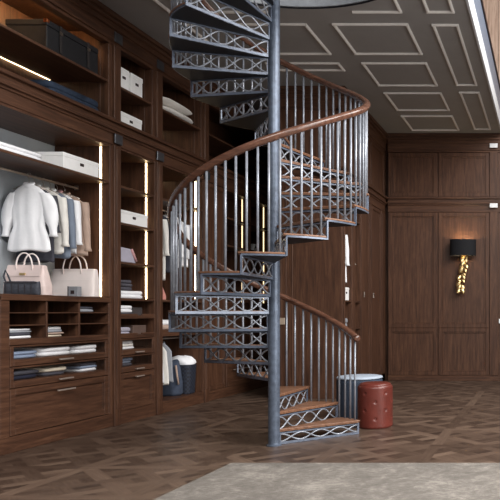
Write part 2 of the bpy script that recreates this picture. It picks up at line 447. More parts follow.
# narrow shelf tower
Y0, Y1 = 8.132, 8.878
u = thing('shelf_tower', 'narrow walnut shelf tower with one light strip, between the two nearest pilasters', 'shelving', (-5.5, 8.54, .155))
carcass(u, Y0, Y1, .155, 3.335); back(u, Y0, Y1, .155, 3.335, WZ)
ya, yb = Y0+.015, Y1-.015
for z in (2.89, 2.445, 1.97, 1.525): shelf(u, ya, yb, z)
led_v(u, -5.272, yb, 1.53, 1.935); led_v(u, -5.272, yb, 1.975, 2.41); led_v(u, -5.272, yb, 2.45, 2.857); led_v(u, -5.272, yb, 2.895, 3.31)
for z0 in (1.035, 1.275):
    t = MB().box(XB+.03, XF-.004, ya+.002, yb-.002, z0, z0+.02)
    t.box(XF-.024, XF-.004, ya+.002, yb-.16-.2, z0+.02, z0+.062).box(XF-.024, XF-.004, yb-.26, yb-.002, z0+.02, z0+.062)
    t.box(XF-.024, XF-.004, yb-.36, yb-.26, z0+.02, z0+.042)
    t.obj('pull_out_tray', WY, u, bevel=.003, seg=1)
glass_drawer(u, ya+.004, yb-.004, .830, 1.028, .16); glass_drawer(u, ya+.004, yb-.004, .622, .822, .16)
solid_drawer(u, ya+.004, yb-.004, .163, .612, .555, .16)

# double hanging wardrobe
Y0, Y1 = 9.013, 10.118
u = thing('double_wardrobe', 'open double-hang wardrobe with the laundry basket on its floor, behind the stair', 'wardrobe', (-5.5, 9.6, .155))
carcass(u, Y0, Y1, .155, 3.335); back(u, Y0, Y1, .155, 3.335, WZ)
ya, yb = Y0+.015, Y1-.015
for z in (2.89, 1.525): shelf(u, ya, yb, z)
shelf(u, ya, yb, 1.12, t=.09)
rail(u, -5.5, ya, yb, 2.81); rail(u, -5.38, ya, yb, .99)
led_v(u, -5.272, yb, 1.53, 2.857); led_v(u, -5.272, yb, 2.895, 3.31)
led_h(u, XB+.03, ya+.05, yb-.05, 3.30)

# plain tall door and two more shelf bays running back to the corner
u = thing('tall_cupboard', 'narrow closed tall cupboard behind the stair, just past the double wardrobe', 'cupboard', (-5.5, 10.56, .155))
B(XB, XF-.024, 10.245, 10.83, .155, 3.335).obj('carcass', WZ, u)
frontY(MB(), XF, 10.245, 10.83, .16, 3.33).obj('door', WZ, u, bevel=.003, seg=1)
for (Y0, Y1, xl, lab) in ((10.835, 11.72, -5.3, 'open shelf bay with a light strip, seen through the balusters beside the tall cupboard'),
                      (11.725, 12.60, -5.3, 'farthest open shelf bay with a light strip, seen through the balusters next to the column')):
    u = thing('shelf_bay', lab, 'shelving', (-5.5, (Y0+Y1)/2, .155))
    carcass(u, Y0, Y1, .155, 3.335); back(u, Y0, Y1, .155, 3.335, WZ)
    ya, yb = Y0+.015, Y1-.015
    for z in (2.89, 2.445, 1.97, 1.525): shelf(u, ya, yb, z)
    for za, zb_ in ((1.53, 1.935), (1.975, 2.41), (2.45, 2.857), (2.895, 3.31)): led_v(u, xl, yb, za, zb_, LEDDIM)
    B(XF-.03, XF-.012, ya, yb, .622, 1.495).obj('front_panel', WY, u)
    solid_drawer(u, ya, yb, .16, .617, .42, .5)
u = thing('corner_cupboard', 'closed cupboard filling the far left corner behind the closet block', 'cupboard', (-5.5, 13, .155))
B(XB, XF-.024, 12.605, YB, .155, 3.335).obj('carcass', WZ, u)
frontY(MB(), XF, 12.605, YB, .16, 3.33).obj('door', WZ, u)

# overhead cabinets
for i, (Y0, Y1, lab) in enumerate(((5.3, 8.008, 'wide overhead shelf holding the black trunk, above the hanging shirts'),
                    (8.132, 8.878, 'narrow overhead shelf with the white boxes, above the shelf tower'),
                    (9.013, 10.118, 'overhead shelf holding two white pillows, above the double wardrobe'),
                    (10.245, YB, 'long dark overhead shelf behind the stair, at the far end of the left wall'))):
    u = thing('overhead_cabinet', lab, 'cabinet', (-5.5, (Y0+Y1)/2, 3.642))
    m = B(XB+.02, XF-.102, Y0, Y0+.03, 3.642, 4.66).box(XB+.02, XF-.102, Y1-.07, Y1, 3.642, 4.66).box(XF-.102, XF-.002, Y0, Y0+.03, 3.642, 4.523).box(XF-.102, XF-.002, Y1-.07, Y1, 3.642, 4.523)
    m.box(XB+.02, XF-.102, Y0+.03, Y1-.07, 4.66, 4.683).box(XB+.02, XF-.1, Y0+.03, Y1-.07, 3.60, 3.642)
    m.obj('carcass', WZ, u, bevel=.003, seg=1)
    back(u, Y0, Y1, 3.642, 4.683, WZ)
    shelf(u, Y0+.03, Y1-.07, 4.085)
    if i == 0:
        led_h(u, XB+.03, 5.4, 7.86, 4.061); B(-5.29, -5.265, 5.4, 7.7, 4.645, 4.657).obj('light_strip', LED, u)
    if i == 2: led_h(u, XB+.03, Y0+.05, Y1-.12, 4.061)

# ------------------------------------------------------------------ closet block behind the stair
u = thing('closet_block', 'tall walnut closet block jutting out behind the stair, its plain end panel facing the room', 'wardrobe', (-3.7, 11.9, 0))
m = B(-4.28, BX-.0, BY, BY+.05, 0, 3.34).box(-4.28, BX, BY, BY+.05, 3.642, 4.523)
for x in (-4.2, -4.12, -4.02): m.box(x, x+.014, BY-.008, BY, .16, 3.33)
m.box(-4.28, BX, BY-.012, BY, 0, .15)
m.obj('end_panel', WZ, u, bevel=.004, seg=1)
B(-4.28, -4.24, BY+.05, YB, 0, 4.52).obj('back_panel', WZ, u)
ys = [(10.65, 10.76, 'p'), (11.12, 11.32, 'p'), (11.64, 11.80, 'p'), (12.30, 12.42, 'p'), (YB-.28, YB, 'p')]
m = MB()
for a, b, _ in ys: m.box(-4.23, BX, a, b, 0, 3.34).box(BX, BX+.012, a+.02, b-.02, .16, 3.3)
m.box(-4.23, BX, BY+.05, YB, 0, .15).box(-4.23, BX-.1, BY+.05, YB, 3.60, 3.642)
m.obj('frame', WZ, u, bevel=.004, seg=1)
for (a, b) in ((10.76, 11.12), (11.32, 11.64)):
    B(-4.23, -4.0, a, b, .15, 3.34).obj('back_board', GREYBACK, u)
    for z in (2.9, 1.55, 1.1): B(-4.0, BX-.004, a+.001, b-.001, z-.025, z).obj('shelf', WY, u)
    MB().tube([(-3.497, a, 2.78), (-3.497, b, 2.78)], .012).obj('hanging_rail', STEEL, u)
for (a, b) in ((11.80, 12.30), (12.42, YB-.28)):
    d = frontY(MB(), BX-.004, a+.003, b-.003, .16, 3.33).obj('door', WZ, u, bevel=.003, seg=1)
    B(BX-.004, BX+.02, a+.045, a+.065, 1.62, 1.72).obj('handle', STEEL, d, bevel=.003)
for (a, b) in ((10.65, 11.45), (11.45, 12.4), (12.4, YB)):
    frontY(MB(), BX-.004, a+.003, b-.003, 3.65, 4.52).obj('upper_door', WZ, u, bevel=.003, seg=1)
tag(B(-4.215, -4.125, BY-.022, BY-.0085, 1.165, 1.27).obj('wall_socket', plain('socket_plate', srgb(170, 152, 134), .5), bevel=.003, seg=1), 'small tan wall socket on the closet end panel, right beside the iron column', 'socket')
bandX(50, BY, -4.28, BX+.06); crownX(51, BY, -4.28, BX+.07)
bandY(52, BX, BY, YB); crownY(53, BX, BY, YB)

# ------------------------------------------------------------------ far wall: built-in wardrobe with sconce
u = thing('built_in_wardrobe', 'full-height walnut built-in wardrobe on the far wall, carrying the gold leaf sconce', 'wardrobe', (-2.1, YB, 0))
B(-3.175, -.94, YB, YB+.09, 0, 4.52).obj('carcass', WZ, u)
B(-3.175, -.94, YB-.03, YB-.001, 0, .11).obj('plinth', WX, u, bevel=.004, seg=1)
for x0, x1 in ((-3.165, -2.195), (-2.170, -1.165)):
    m = MB(); frontX(m, YB-.025, x0, x1, 1.055, 3.335); frontX(m, YB-.025, x0, x1, .115, 1.045)
    m.box(x0, x1, YB-.02, YB-.002, 1.045, 1.055)
    m.obj('door', WZ, u, bevel=.004, seg=1)
for x0, x1 in ((-3.165, -2.195), (-2.170, -1.165)):
    frontX(MB(), YB-.025, x0, x1, 3.65, 4.515).obj('upper_door', WZ, u, bevel=.004, seg=1)
bandX(60, YB-.02, -3.175, -.94); crownX(61, YB-.02, -3.175, -.94)
m = B(-1.155, -.985, YB-.045, YB-.0012, .111, 3.34).box(-1.155, -.985, YB-.045, YB-.0012, 3.645, 4.525)
o = struct(m.obj('trim_62', WZ, bevel=.004, seg=1))
for z in (3.42, 4.6): B(-1.15, -.995, YB-.1, YB-.085, z, z+.085).obj('corner_plate', PLATEW, o, bevel=.003, seg=1)
tag(B(-.975, -.925, YB-.03, YB-.021, 1.14, 1.23).obj('light_switch', WHITEP, bevel=.002, seg=1), 'white light switch at the right edge of the far wall', 'switch')

# sconce
sx, sy = -1.665, YB-.19
u = thing('wall_sconce', 'black drum shade wall sconce with a trailing spray of gold leaves', 'wall lamp', (sx, YB-.02, 1.8))
zt, zb, sr = 2.775, 2.465, .255
m = MB()
N = 40
m.loft([[(sx+r*math.cos(2*PI*k/N), sy+r*.62*math.sin(2*PI*k/N), z) for k in range(N)] for r, z in ((sr,zb),(sr,zt),(sr-.008,zt),(sr-.008,zb))], False, True)
m.obj('lamp_shade', SHADE, u)
MB().lathe(sx, sy, [(.005, 2.56), (.03, 2.58), (.04, 2.62), (.03, 2.66), (.005, 2.68)], 16).obj('bulb', BULB, u, smooth=True)
stem = [(sx+.03*math.sin(i*.55)-.01*i/3, sy+.04+.02*math.sin(i), 2.57-i*.068) for i in range(13)]
MB().tube(stem, .010, 8, .004).tube([(sx, sy+.04, 2.45), (sx, YB-.022, 2.45)], .009).obj('stem', GOLD, u, smooth=True)
MB().lathe(sx, 0, [(.001, 0), (.05, 0), (.05, .01), (.001, .012)], 20)
B(sx-.045, sx+.045, YB-.035, YB-.0255, 2.38, 2.50).obj('wall_plate', GOLD, u, bevel=.004)
random.seed(3)
for i in range(19):
    p = Vector(stem[min(12, 1 + int(i*.6))]); sd = 1 if i % 2 else -1
    ang = rad(random.uniform(18, 42)); ln = .07; w = .052
    dx, dz = sd*math.sin(ang), -math.cos(ang)
    ax = Vector((dx, random.uniform(-.25, 0), dz)).normalized(); bx = ax.cross(Vector((0, 1, .2))).normalized(); nn = ax.cross(bx)
    c0 = p + ax*.055 + Vector((0, -.012*(i % 3), 0)); rings = []
    for t in range(9):
        s_ = t/8; hw = w*math.sin(PI*(.04+.92*s_))**.8
        q = c0 + ax*(s_-.5)*2*ln
        rings.append([q + bx*hw*math.cos(2*PI*k/8) + nn*(.007*math.sin(2*PI*k/8) - .018*math.cos(2*PI*k/8)**2) for k in range(8)])
    MB().loft(rings).tube([p, c0-ax*ln*.9], .004, 5).obj('leaf', GOLD, u, smooth=True)

# ------------------------------------------------------------------ spiral staircase
R, TH1, DT, HR, Z1 = .929, 43.24, 23.212, .1731, .159
NT = 28
def th(k): return TH1 + (k-1)*DT
def zt_(k): return Z1 + (k-1)*HR
def nose(a): return Z1 + (a - TH1)/DT*HR
def railoff(a):
    return .905
def pol(r, a, z): return (SX + r*math.cos(rad(a)), SY + r*math.sin(rad(a)), z)
st = thing('spiral_staircase', 'blue-grey iron spiral staircase with openwork risers, wood treads and wooden handrail', 'staircase', (SX, SY, 0))
MB().lathe(SX, SY, [(.075, 0), (.075, .012), (.058, .016), (.056, .03), (.056, 7.0)], 32).obj('column', IRONPOST, st, smooth=False)
def sector(r0, r1, a0, a1, z0, z1, n=10):
    pts = [(r0, a0)] + [(r1, a0+(a1-a0)*i/n) for i in range(n+1)] + [(r0, a1)]
    pts += [(r0, a1+(a0-a1)*i/3) for i in (1, 2)]
    return MB().loft([[pol(r, a, z0) for r, a in pts], [pol(r, a, z1) for r, a in pts]])
def slab_seg(m, p, q, ang, t, z0, z1):      # straight flat bar between two radii at one angle
    nx, ny = -math.sin(rad(ang))*t/2, math.cos(rad(ang))*t/2
    a, b = pol(p, ang, 0), pol(q, ang, 0)
    vs = []
    for z in (z0, z1):
        vs += [(a[0]-nx, a[1]-ny, z), (b[0]-nx, b[1]-ny, z), (b[0]+nx, b[1]+ny, z), (a[0]+nx, a[1]+ny, z)]
    m.add(vs, [(3,2,1,0),(4,5,6,7),(0,1,5,4),(1,2,6,5),(2,3,7,6),(3,0,4,7)])
for k in range(1, NT+1):
    a0, z = th(k), zt_(k); zl = 0 if k == 1 else zt_(k-1)
    o = sector(.054, R-.004, a0, a0+DT, z-.036, z-.027).obj('tread_plate', IRONDK, st)
    MB().loft([[pol(q, a0+DT*i/10, z-zz) for q, zz in ((R-.004,.034),(R+.006,.034),(R+.006,.0175),(R-.004,.0175))] for i in range(11)]).obj('edge_flange', IRON, o)
    sector(.05, R-.005, a0-1.6, a0+DT-.9, z-.0265, z-.0172, 10).obj('tread_core', TREAD, o)
    sector(.05, R+.010, a0-1.8, a0+DT-.9, z-.017, z, 10).obj('tread', TREAD, o, bevel=.004, seg=2)
    r = MB(); zb0, zb1 = (.003 if k == 1 else zl-.032), z-.036
    slab_seg(r, .054, R+.004, a0, .012, zb1-.014, zb1)
    slab_seg(r, .054, R+.004, a0, .012, zb0, zb0+.026)
    slab_seg(r, R-.014, R+.008, a0, .014, zb0, z-.027)
    slab_seg(r, .056, .068, a0, .012, zb0+.026, zb1-.014)
    ro = r.obj('riser_frame', IRON, st)
    for sgn in (1, -1):
        w = MB(); zc, A = (zb0+.026+zb1-.014)/2, (zb1-zb0-.040)/2-.003
        pts = []
        for i in range(49):
            t = i/48; rr = R-.012 - t*(R-.012-.066)
            pts.append(pol(rr, a0 + sgn*.12, zc + sgn*A*math.cos(4*PI*t)))
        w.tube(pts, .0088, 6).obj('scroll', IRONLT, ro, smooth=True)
# balusters: four to a tread
NB = 92; rest = MB(); cnt = 0
for k in range(1, NT+1):
    for i in range(4):
        a = th(k) + DT*(i+.42)/4
        top = nose(a) + railoff(a) - .022
        cnt += 1
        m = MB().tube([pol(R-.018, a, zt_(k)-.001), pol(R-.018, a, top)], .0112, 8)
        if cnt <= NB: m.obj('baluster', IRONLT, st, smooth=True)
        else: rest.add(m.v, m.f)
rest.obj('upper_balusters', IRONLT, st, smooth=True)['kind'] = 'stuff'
prof = [(-.026,-.03),(-.014,-.038),(.014,-.038),(.026,-.03),(.03,-.016),(.038,-.004),(.038,.012),(.026,.028),(.01,.036),(-.01,.036),(-.026,.028),(-.038,.012),(-.038,-.004),(-.03,-.016)]
rings = []; a = TH1 + .5
while a <= th(NT+1):
    zz = nose(a) + railoff(a)
    rings.append([pol(R-.018+px, a, zz+pz) for px, pz in prof]); a += 3
hr = MB().loft(rings).obj('handrail', RAIL, st, smooth=True)
a = TH1 + .5; zz = nose(a)+railoff(a); p = Vector(pol(R-.018, a, zz)); tdir = Vector((math.sin(rad(a)), -math.cos(rad(a)), -.2)).normalized()
s1 = Vector((math.cos(rad(a)), math.sin(rad(a)), 0)); s2 = s1.cross(tdir)
rr = [[p + tdir*d + s1*q*math.cos(2*PI*k/16) + s2*q*math.sin(2*PI*k/16) for k in range(16)] for d, q in ((-.02,.02),(-.014,.036),(.0,.041),(.02,.041),(.034,.034),(.04,.02),(.041,.004))]
MB().loft(rr).obj('end_cap', RAIL, hr, smooth=True)

# ------------------------------------------------------------------ rug and poufs
r_ = B(-2.82, 2.2, 2.2, 6.01, .001, .016).obj('rug', rug_mat(), bevel=.004)
tag(r_, 'worn grey wool rug on the parquet in front of the stair', 'rug')
def pouf(name, label, cx, cy, r, h, side, topm, buttons):
    u = thing(name, label, 'ottoman', (cx, cy, 0))
    N = 128; rows = []
    zs = [0, .006, .02] + [.02 + (h-.045)*i/52 for i in range(1, 53)] + [h-.012, h-.004, h]
    dim = []
    for q in range(buttons and 4 or 0):
        for b in range(5):
            dim.append((rad(-75.6) + PI*0 + (b + .5*((q+1) % 2 == 0 and 1 or 0) + 0)*2*PI/5, (.115, .212, .312, .41)[q]))
    for i, z in enumerate(zs):
        row = []
        for k in range(N):
            a = 2*PI*k/N; rr = r
            if z < .02: rr = r - .012*(1 - z/.02)
            if z > h-.03: rr = r - .02*((z-(h-.03))/.03)**2
            for (ba, bz) in dim:
                d2 = ((((a-ba+PI) % (2*PI))-PI)*r)**2 + (z-bz)**2
                rr -= .017*math.exp(-d2/.0002)
            row.append((cx+rr*math.cos(a), cy+rr*math.sin(a), z))
        rows.append(row)
    MB().loft(rows).obj('body', side, u, smooth=True)
    MB().lathe(cx, cy, [(r-.019, h-.002), (r-.022, h+.006), (r-.032, h+.017), (r-.06, h+.026), (.01, h+.036)] if buttons else [(r-.03, h-.002), (r-.004, h+.004), (r+.002, h+.014), (r-.006, h+.028), (r-.05, h+.036), (.01, h+.04)], 48).obj('top_cushion', topm, u, smooth=True)
    for (ba, bz) in dim:
        c0 = Vector((cx+(r-.016)*math.cos(ba), cy+(r-.016)*math.sin(ba), bz)); o_ = Vector((math.cos(ba), math.sin(ba), 0)); t_ = Vector((-math.sin(ba), math.cos(ba), 0))
        MB().loft([[c0 + o_*d + t_*q*math.cos(2*PI*k/10) + Vector((0,0,q*math.sin(2*PI*k/10))) for k in range(10)] for d, q in ((-.004,.012),(.002,.012),(.006,.007),(.007,.001))]).obj('button', side, u, smooth=True)
pouf('tufted_ottoman', 'red leather drum ottoman with tufted buttons, in front of the blue one', -2.05, 8.01, .203, .50, REDL, REDL, True)
pouf('drum_ottoman', 'blue-grey drum ottoman with a pale top, half hidden behind the red one', -2.44, 8.75, .29, .50, NAVY, PALEB, False)

# ------------------------------------------------------------------ contents: helpers
def rbox(name, mat, x0, x1, y0, y1, z0, z1, label, cat, group=None, bev=.006, parent=None):
    o = B(x0, x1, y0, y1, z0, z1).obj(name, mat, parent, bevel=bev)
    return tag(o, label, cat, group) if parent is None else o
def folded(label, x0, x1, y0, y1, z0, h, mat, name='folded_shirt', cat='folded clothes', group=None, seed=0, layers=2):
    """soft folded garment: stacked rounded layers with a fold at the room side"""
    rnd = random.Random(seed); m = MB(); nl = layers; lh = h/nl
    for l in range(nl):
        zz0 = z0 + l*lh; rows = []
        ex, ey = rnd.uniform(-.006, .006), rnd.uniform(-.006, .006); ns = 30
        for (s, f) in ((.93, .0), (1, .22), (1.005, .55), (.985, .85), (.93, .985), (.6, 1.0)):
            row = []
            for k in range(ns):
                a = 2*PI*k/ns; ca, sa = math.cos(a), math.sin(a); e = .35
                px = (abs(ca)**e)*(1 if ca >= 0 else -1); py = (abs(sa)**e)*(1 if sa >= 0 else -1)
                wob = .004*math.sin(3*a+seed+l)
                row.append(((x0+x1)/2+ex+((x1-x0)/2-.008)*px*s+wob, (y0+y1)/2+ey+((y1-y0)/2-.008)*py*s, zz0 + lh*f + (lh*.1*math.sin(2*a+seed)*(f > .5 and f < 1 and l == nl-1))))
            rows.append(row)
        m.loft(rows)
    return tag(m.obj(name, mat, smooth=True), label, cat, group)
def storage_box(label, x0, x1, y0, y1, z0, z1, group=None, tagy=None, lid=.05):
    u = thing('storage_box', label, 'box', ((x0+x1)/2, (y0+y1)/2, z0), group)
    B(x0, x1-.004, y0+.004, y1-.004, z0, z1-lid+.002).obj('body', WBOX, u, bevel=.003, seg=1)
    B(x0, x1, y0, y1, z1-lid, z1).obj('lid', WBOX, u, bevel=.004, seg=1)
    ty = (y0+y1)/2 if tagy is None else tagy; zc = z0+(z1-lid-z0)*.72
    B(x1-.005, x1+.003, ty-.03, ty+.03, zc-.016, zc+.016).obj('label_holder', DARKTAG, u, bevel=.003, seg=1)
def hanger(label, x, y, zr, sh, group):
    m = MB()
    hook = [(x, y, zr-.075)] + [(x + .018*math.sin(t) - .0, y, zr-.008 + .024*-math.cos(t)) for t in [0.3+i*.5 for i in range(9)]]
    m.tube([(x, y, zr-.09), (x, y, zr-.04), (x-.016, y, zr-.022), (x-.018, y, zr), (x-.008, y, zr+.016), (x+.008, y, zr+.016), (x+.018, y, zr+.002)], .003, 6)
    m.tube([(x-sh, y, zr-.155), (x-.03, y, zr-.095), (x, y, zr-.088), (x+.03, y, zr-.095), (x+sh, y, zr-.155)], .006, 6)
    m.tube([(x-sh, y, zr-.155), (x+sh, y, zr-.155)], .004, 6)
    tag(m.obj('coat_hanger', STEEL, smooth=True), label, 'hanger', group)
def garment(label, x, y, ztop, length, sh, hem, mat, name='shirt', cat='shirt', group=None, seed=0, dep=.036, sleeve=.5, collar=None, puff=0, waist=None, spread=.05):
    rnd = random.Random(seed); n = 40; rows = []
    u = thing(name, label, cat, (x, y, ztop-length), group)
    ph = rnd.uniform(0, 6); M = 26
    for i in range(M+1):
        t = i/M; z = ztop - length*t
        d = (ztop-z)
        if d < .10:
            q = d/.10; w = .06 + (sh-.06)*q**.75; dd = .03 + (dep-.03)*q
        else:
            q = (d-.10)/(length-.10)
            w = sh + (hem-sh)*q; dd = dep*(1+.25*q)
            if waist: w -= waist*math.exp(-((q-.55)/.16)**2)
        row = []
        for k in range(n):
            a = 2*PI*k/n
            fo = 1 + min(1, d/.25)*(.10*math.sin(5*a+ph+t*3) + .13*math.sin(9*a+ph*2-t*2.2) + .07*math.sin(14*a+ph*3+t*4))
            row.append((x + w*math.cos(a)*(1+.02*math.sin(7*t+ph)), y + dd*math.sin(a)*fo*(1+.6*abs(math.cos(a))*0), z + (.012*math.sin(4*a+ph) if t > .97 else 0)))
        rows.append(row)
    MB().loft(rows).obj('body', mat, u, smooth=True)
    for s in (-1, 1):
        if sleeve <= 0: continue
        pr = []; K = 14
        for i in range(K+1):
            t = i/K
            cx = x + s*(sh-.03 + spread*t**.6); cz = ztop-.085 - sleeve*t
            r0 = .05*(1-.35*t) + puff*math.sin(PI*min(1, t*1.25))*.5 + (.012 if t > .93 else 0)
            pr.append([(cx + r0*(math.cos(2*PI*k/16))*(1+.12*math.sin(3*k+ph+5*t)), y + .01 + min(r0, .05)*.85*math.sin(2*PI*k/16)*(1+.15*math.sin(4*k+ph+6*t)), cz) for k in range(16)])
        MB().loft(pr).obj('sleeve', mat, u, smooth=True)
    cm = collar or mat
    cr = []
    for f, (q, z) in enumerate(((.058, ztop-.02), (.062, ztop+.012), (.052, ztop+.03), (.046, ztop+.012), (.044, ztop-.02))):
        cr.append([(x+q*math.cos(2*PI*k/20), y + q*.6*math.sin(2*PI*k/20), z + .012*math.sin(2*PI*k/20)) for k in range(20)])
    MB().loft(cr, False).obj('collar', cm, u, smooth=True)
    return u
def bag(name, label, x0, x1, y0, y1, z0, z1, mat, hmat, hh, taper=.88, flap=True, hw=.1, group=None, cat='handbag'):
    u = thing(name, label, cat, ((x0+x1)/2, (y0+y1)/2, z0), group)
    cx, cy = (x0+x1)/2, (y0+y1)/2; hx, hy = (x1-x0)/2, (y1-y0)/2; rows = []
    for (t, s, d) in ((0, .95, .9), (.02, 1, 1), (.3, 1, 1), (.6, 1-(1-taper)*.5, .85), (.9, taper, .55), (.98, taper-.01, .5), (1, taper-.05, .4)):
        rows.append([(cx+hx*s*(abs(math.cos(a))**.28)*(1 if math.cos(a) >= 0 else -1), cy+hy*d*(abs(math.sin(a))**.4)*(1 if math.sin(a) >= 0 else -1), z0+(z1-z0)*t) for a in [2*PI*k/36 for k in range(36)]])
    MB().loft(rows).obj('body', mat, u, smooth=False, bevel=0)
    for sy_ in (-1, 1):
        yy = cy + sy_*hy*.55
        pts = [(cx + hw*math.cos(PI*i/14)*(1 if 1 else 1), yy + sy_*.008, z1-.06 + (hh+.06)*math.sin(PI*i/14)**.7) for i in range(15)]
        MB().tube(pts, .0075, 8).obj('handle', hmat, u, smooth=True)
    if flap:
        hy2 = hy*.95
        m = MB().box(cx-hx*taper*.96, cx+hx*taper*.96, cy-hy2-.004, cy-hy*.5, z1-(z1-z0)*.40, z1-(z1-z0)*.3)
        f = [[(cx+s_*hx*taper*.97, cy-hy*d-.006, z0+(z1-z0)*t) for s_ in (-1, 1)] + [(cx+s_*hx*taper*.97, cy-hy*d+.0, z0+(z1-z0)*t) for s_ in (1, -1)] for t, d in ((.62, .86), (.75, .74), (.9, .58), (1.005, .42))]
        MB().loft(f).obj('flap', mat, u)
        b = MB().box(cx-.03, cx+.03, cy-hy*.82-.016, cy-hy*.82-.004, z0+(z1-z0)*.66, z0+(z1-z0)*.74)
        b.obj('clasp', GOLD, u, bevel=.003)
    return u

# ------------------------------------------------------------------ contents: wide bay
zt = 1.5305
bag('handbag', 'blush pink top-handle handbag standing behind the charcoal clutch', -5.655, -5.215, 6.98, 7.14, zt, 1.845, PINKL, WHITEL, .125, .84, True, .085)
u = thing('clutch', 'charcoal quilted clutch leaning in front of the pink handbag', 'handbag', (-5.355, 6.88, zt))
rows = []
for t, d in ((0, .6), (.08, 1), (.5, .95), (.92, .7), (1, .3)):
    rows.append([(-5.355+.178*(abs(math.cos(a))**.2)*(1 if math.cos(a) >= 0 else -1), 6.88+.035*d*(abs(math.sin(a))**.6)*(1 if math.sin(a) >= 0 else -1), zt+.135*t+.006*math.sin(3*a)*(t == 1)) for a in [2*PI*k/32 for k in range(32)]])
MB().loft(rows).obj('body', CHARL, u, smooth=True)
m = MB()
for i in range(5): m.box(-5.50+i*.065, -5.497+i*.065, 6.843, 6.846, zt+.02, zt+.11)
m.box(-5.52, -5.19, 6.845, 6.849, zt+.122, zt+.128)
m.obj('zip', DARKTAG, u)
MB().tube([(-5.51, 6.87, zt+.12), (-5.53, 6.86, zt+.19), (-5.51, 6.86, zt+.25), (-5.485, 6.86, zt+.2), (-5.46, 6.87, zt+.12)], .008, 8).obj('strap', CHARL, u, smooth=True)
bag('tote_bag', 'large cream-white handbag standing right of the pink handbag', -5.735, -5.215, 7.74, 7.90, zt, 1.855, WHITEL, WHITEL, .16, .96, False, .105)
u = thing('gift_box', 'small grey perfume box in front of the cream-white handbag', 'box', (-5.34, 7.62, zt))
B(-5.395, -5.285, 7.585, 7.655, zt, zt+.115).obj('box', plain('silver_card', srgb(150,152,158), .4, .2), u, bevel=.003)
B(-5.395, -5.385, 7.583, 7.657, zt, zt+.116).obj('spine', DARKTAG, u)
B(-5.36, -5.32, 7.582, 7.5845, zt+.03, zt+.07).obj('picture', DARKTAG, u)

ZR = 2.815
GH = 'metal hangers on the near clothes rail'
specs = [ # y, label, length, sh, hem, mat, sleeve, collar, puff, waist
 (7.16, 'white drawstring-waist blouse with puffed sleeves, frontmost on the near rail', .70, .185, .225, c_white, .46, None, .075, .035),
 (7.31, 'charcoal top hanging just behind the frontmost white blouse', .80, .20, .21, c_dgrey, .40, c_white, 0, None),
 (7.43, 'ivory shirt with long sleeves, in the middle of the near rail behind the white blouse', .70, .215, .22, c_ivory, .54, None, .0, None),
 (7.54, 'blue-grey shirt hanging between the ivory shirt and the pink-collared one', .74, .215, .22, c_bluegrey, .55, c_white, 0, None),
 (7.64, 'white shirt with pink edging, hanging just before the beige one', .68, .215, .22, c_white, .5, c_pink, 0, None),
 (7.76, 'beige blouse at the far end of the near rail, beside the light strip', .69, .235, .27, c_beige, .56, None, .0, None)]
for i, (y, lab, ln, sh, hem, mat, sl, col, pf, wa) in enumerate(specs):
    garment(lab, -5.55 if i else -5.50, y, ZR-.112, ln, sh, hem, mat, seed=i+1, sleeve=sl, collar=col, puff=pf, waist=wa, spread=.05 if i else .10)
    hanger('metal hanger hooked on the near clothes rail above the shirts', -5.55 if i else -5.50, y, ZR, .17, GH)
folded('white folded blanket on the shelf above the shirts, left of the white box', -5.7, -5.19, 6.30, 7.02, 2.9005, .085, c_white, 'folded_blanket', 'blanket', seed=4, layers=2)
storage_box('long flat white box with a dark tag, on the shelf above the beige blouse', -5.62, -5.19, 7.235, 7.815, 2.9005, 3.075, lid=.045)
# cubbies
zb = 1.0955
def stack(items, x0, x1, y0, y1, z0, labels, group=None, seed=0):
    z = z0
    for i, ((mat, h), lab) in enumerate(zip(items, labels)):
        e = .006*((i*7+seed) % 3)
        folded(lab, x0+e, x1-e, y0+e, y1-e*1.5, z, h, mat, group=group, seed=seed+i, layers=1); z += h+.0005
cb = 'bottom left cubbyhole'
stack([(c_white,.026),(c_dgrey,.03),(c_grey,.02),(c_white,.022)], -5.6, -5.19, 6.49, 6.86, zb,
  ['white folded shirt at the foot of the pile in the ' + cb, 'dark grey folded shirt second from bottom in the ' + cb, 'mid grey folded shirt under the top one in the ' + cb, 'white folded shirt on top of the pile in the ' + cb], seed=1)
cb = 'bottom middle cubbyhole'
stack([(c_cream,.028),(c_beige,.018),(c_grey,.03),(c_white,.028)], -5.6, -5.19, 6.985, 7.29, zb,
  ['cream folded shirt at the foot of the pile in the ' + cb, 'thin beige folded shirt in the ' + cb, 'grey folded shirt under the white one in the ' + cb, 'white folded shirt on top of the pile in the ' + cb], seed=5)
cb = 'top right cubbyhole'
stack([(c_grey,.035),(c_dgrey,.03)], -5.6, -5.2, 7.465, 7.80, 1.3555, ['grey folded jumper, lower of the two in the ' + cb, 'charcoal folded jumper, upper of the two in the ' + cb], seed=9)
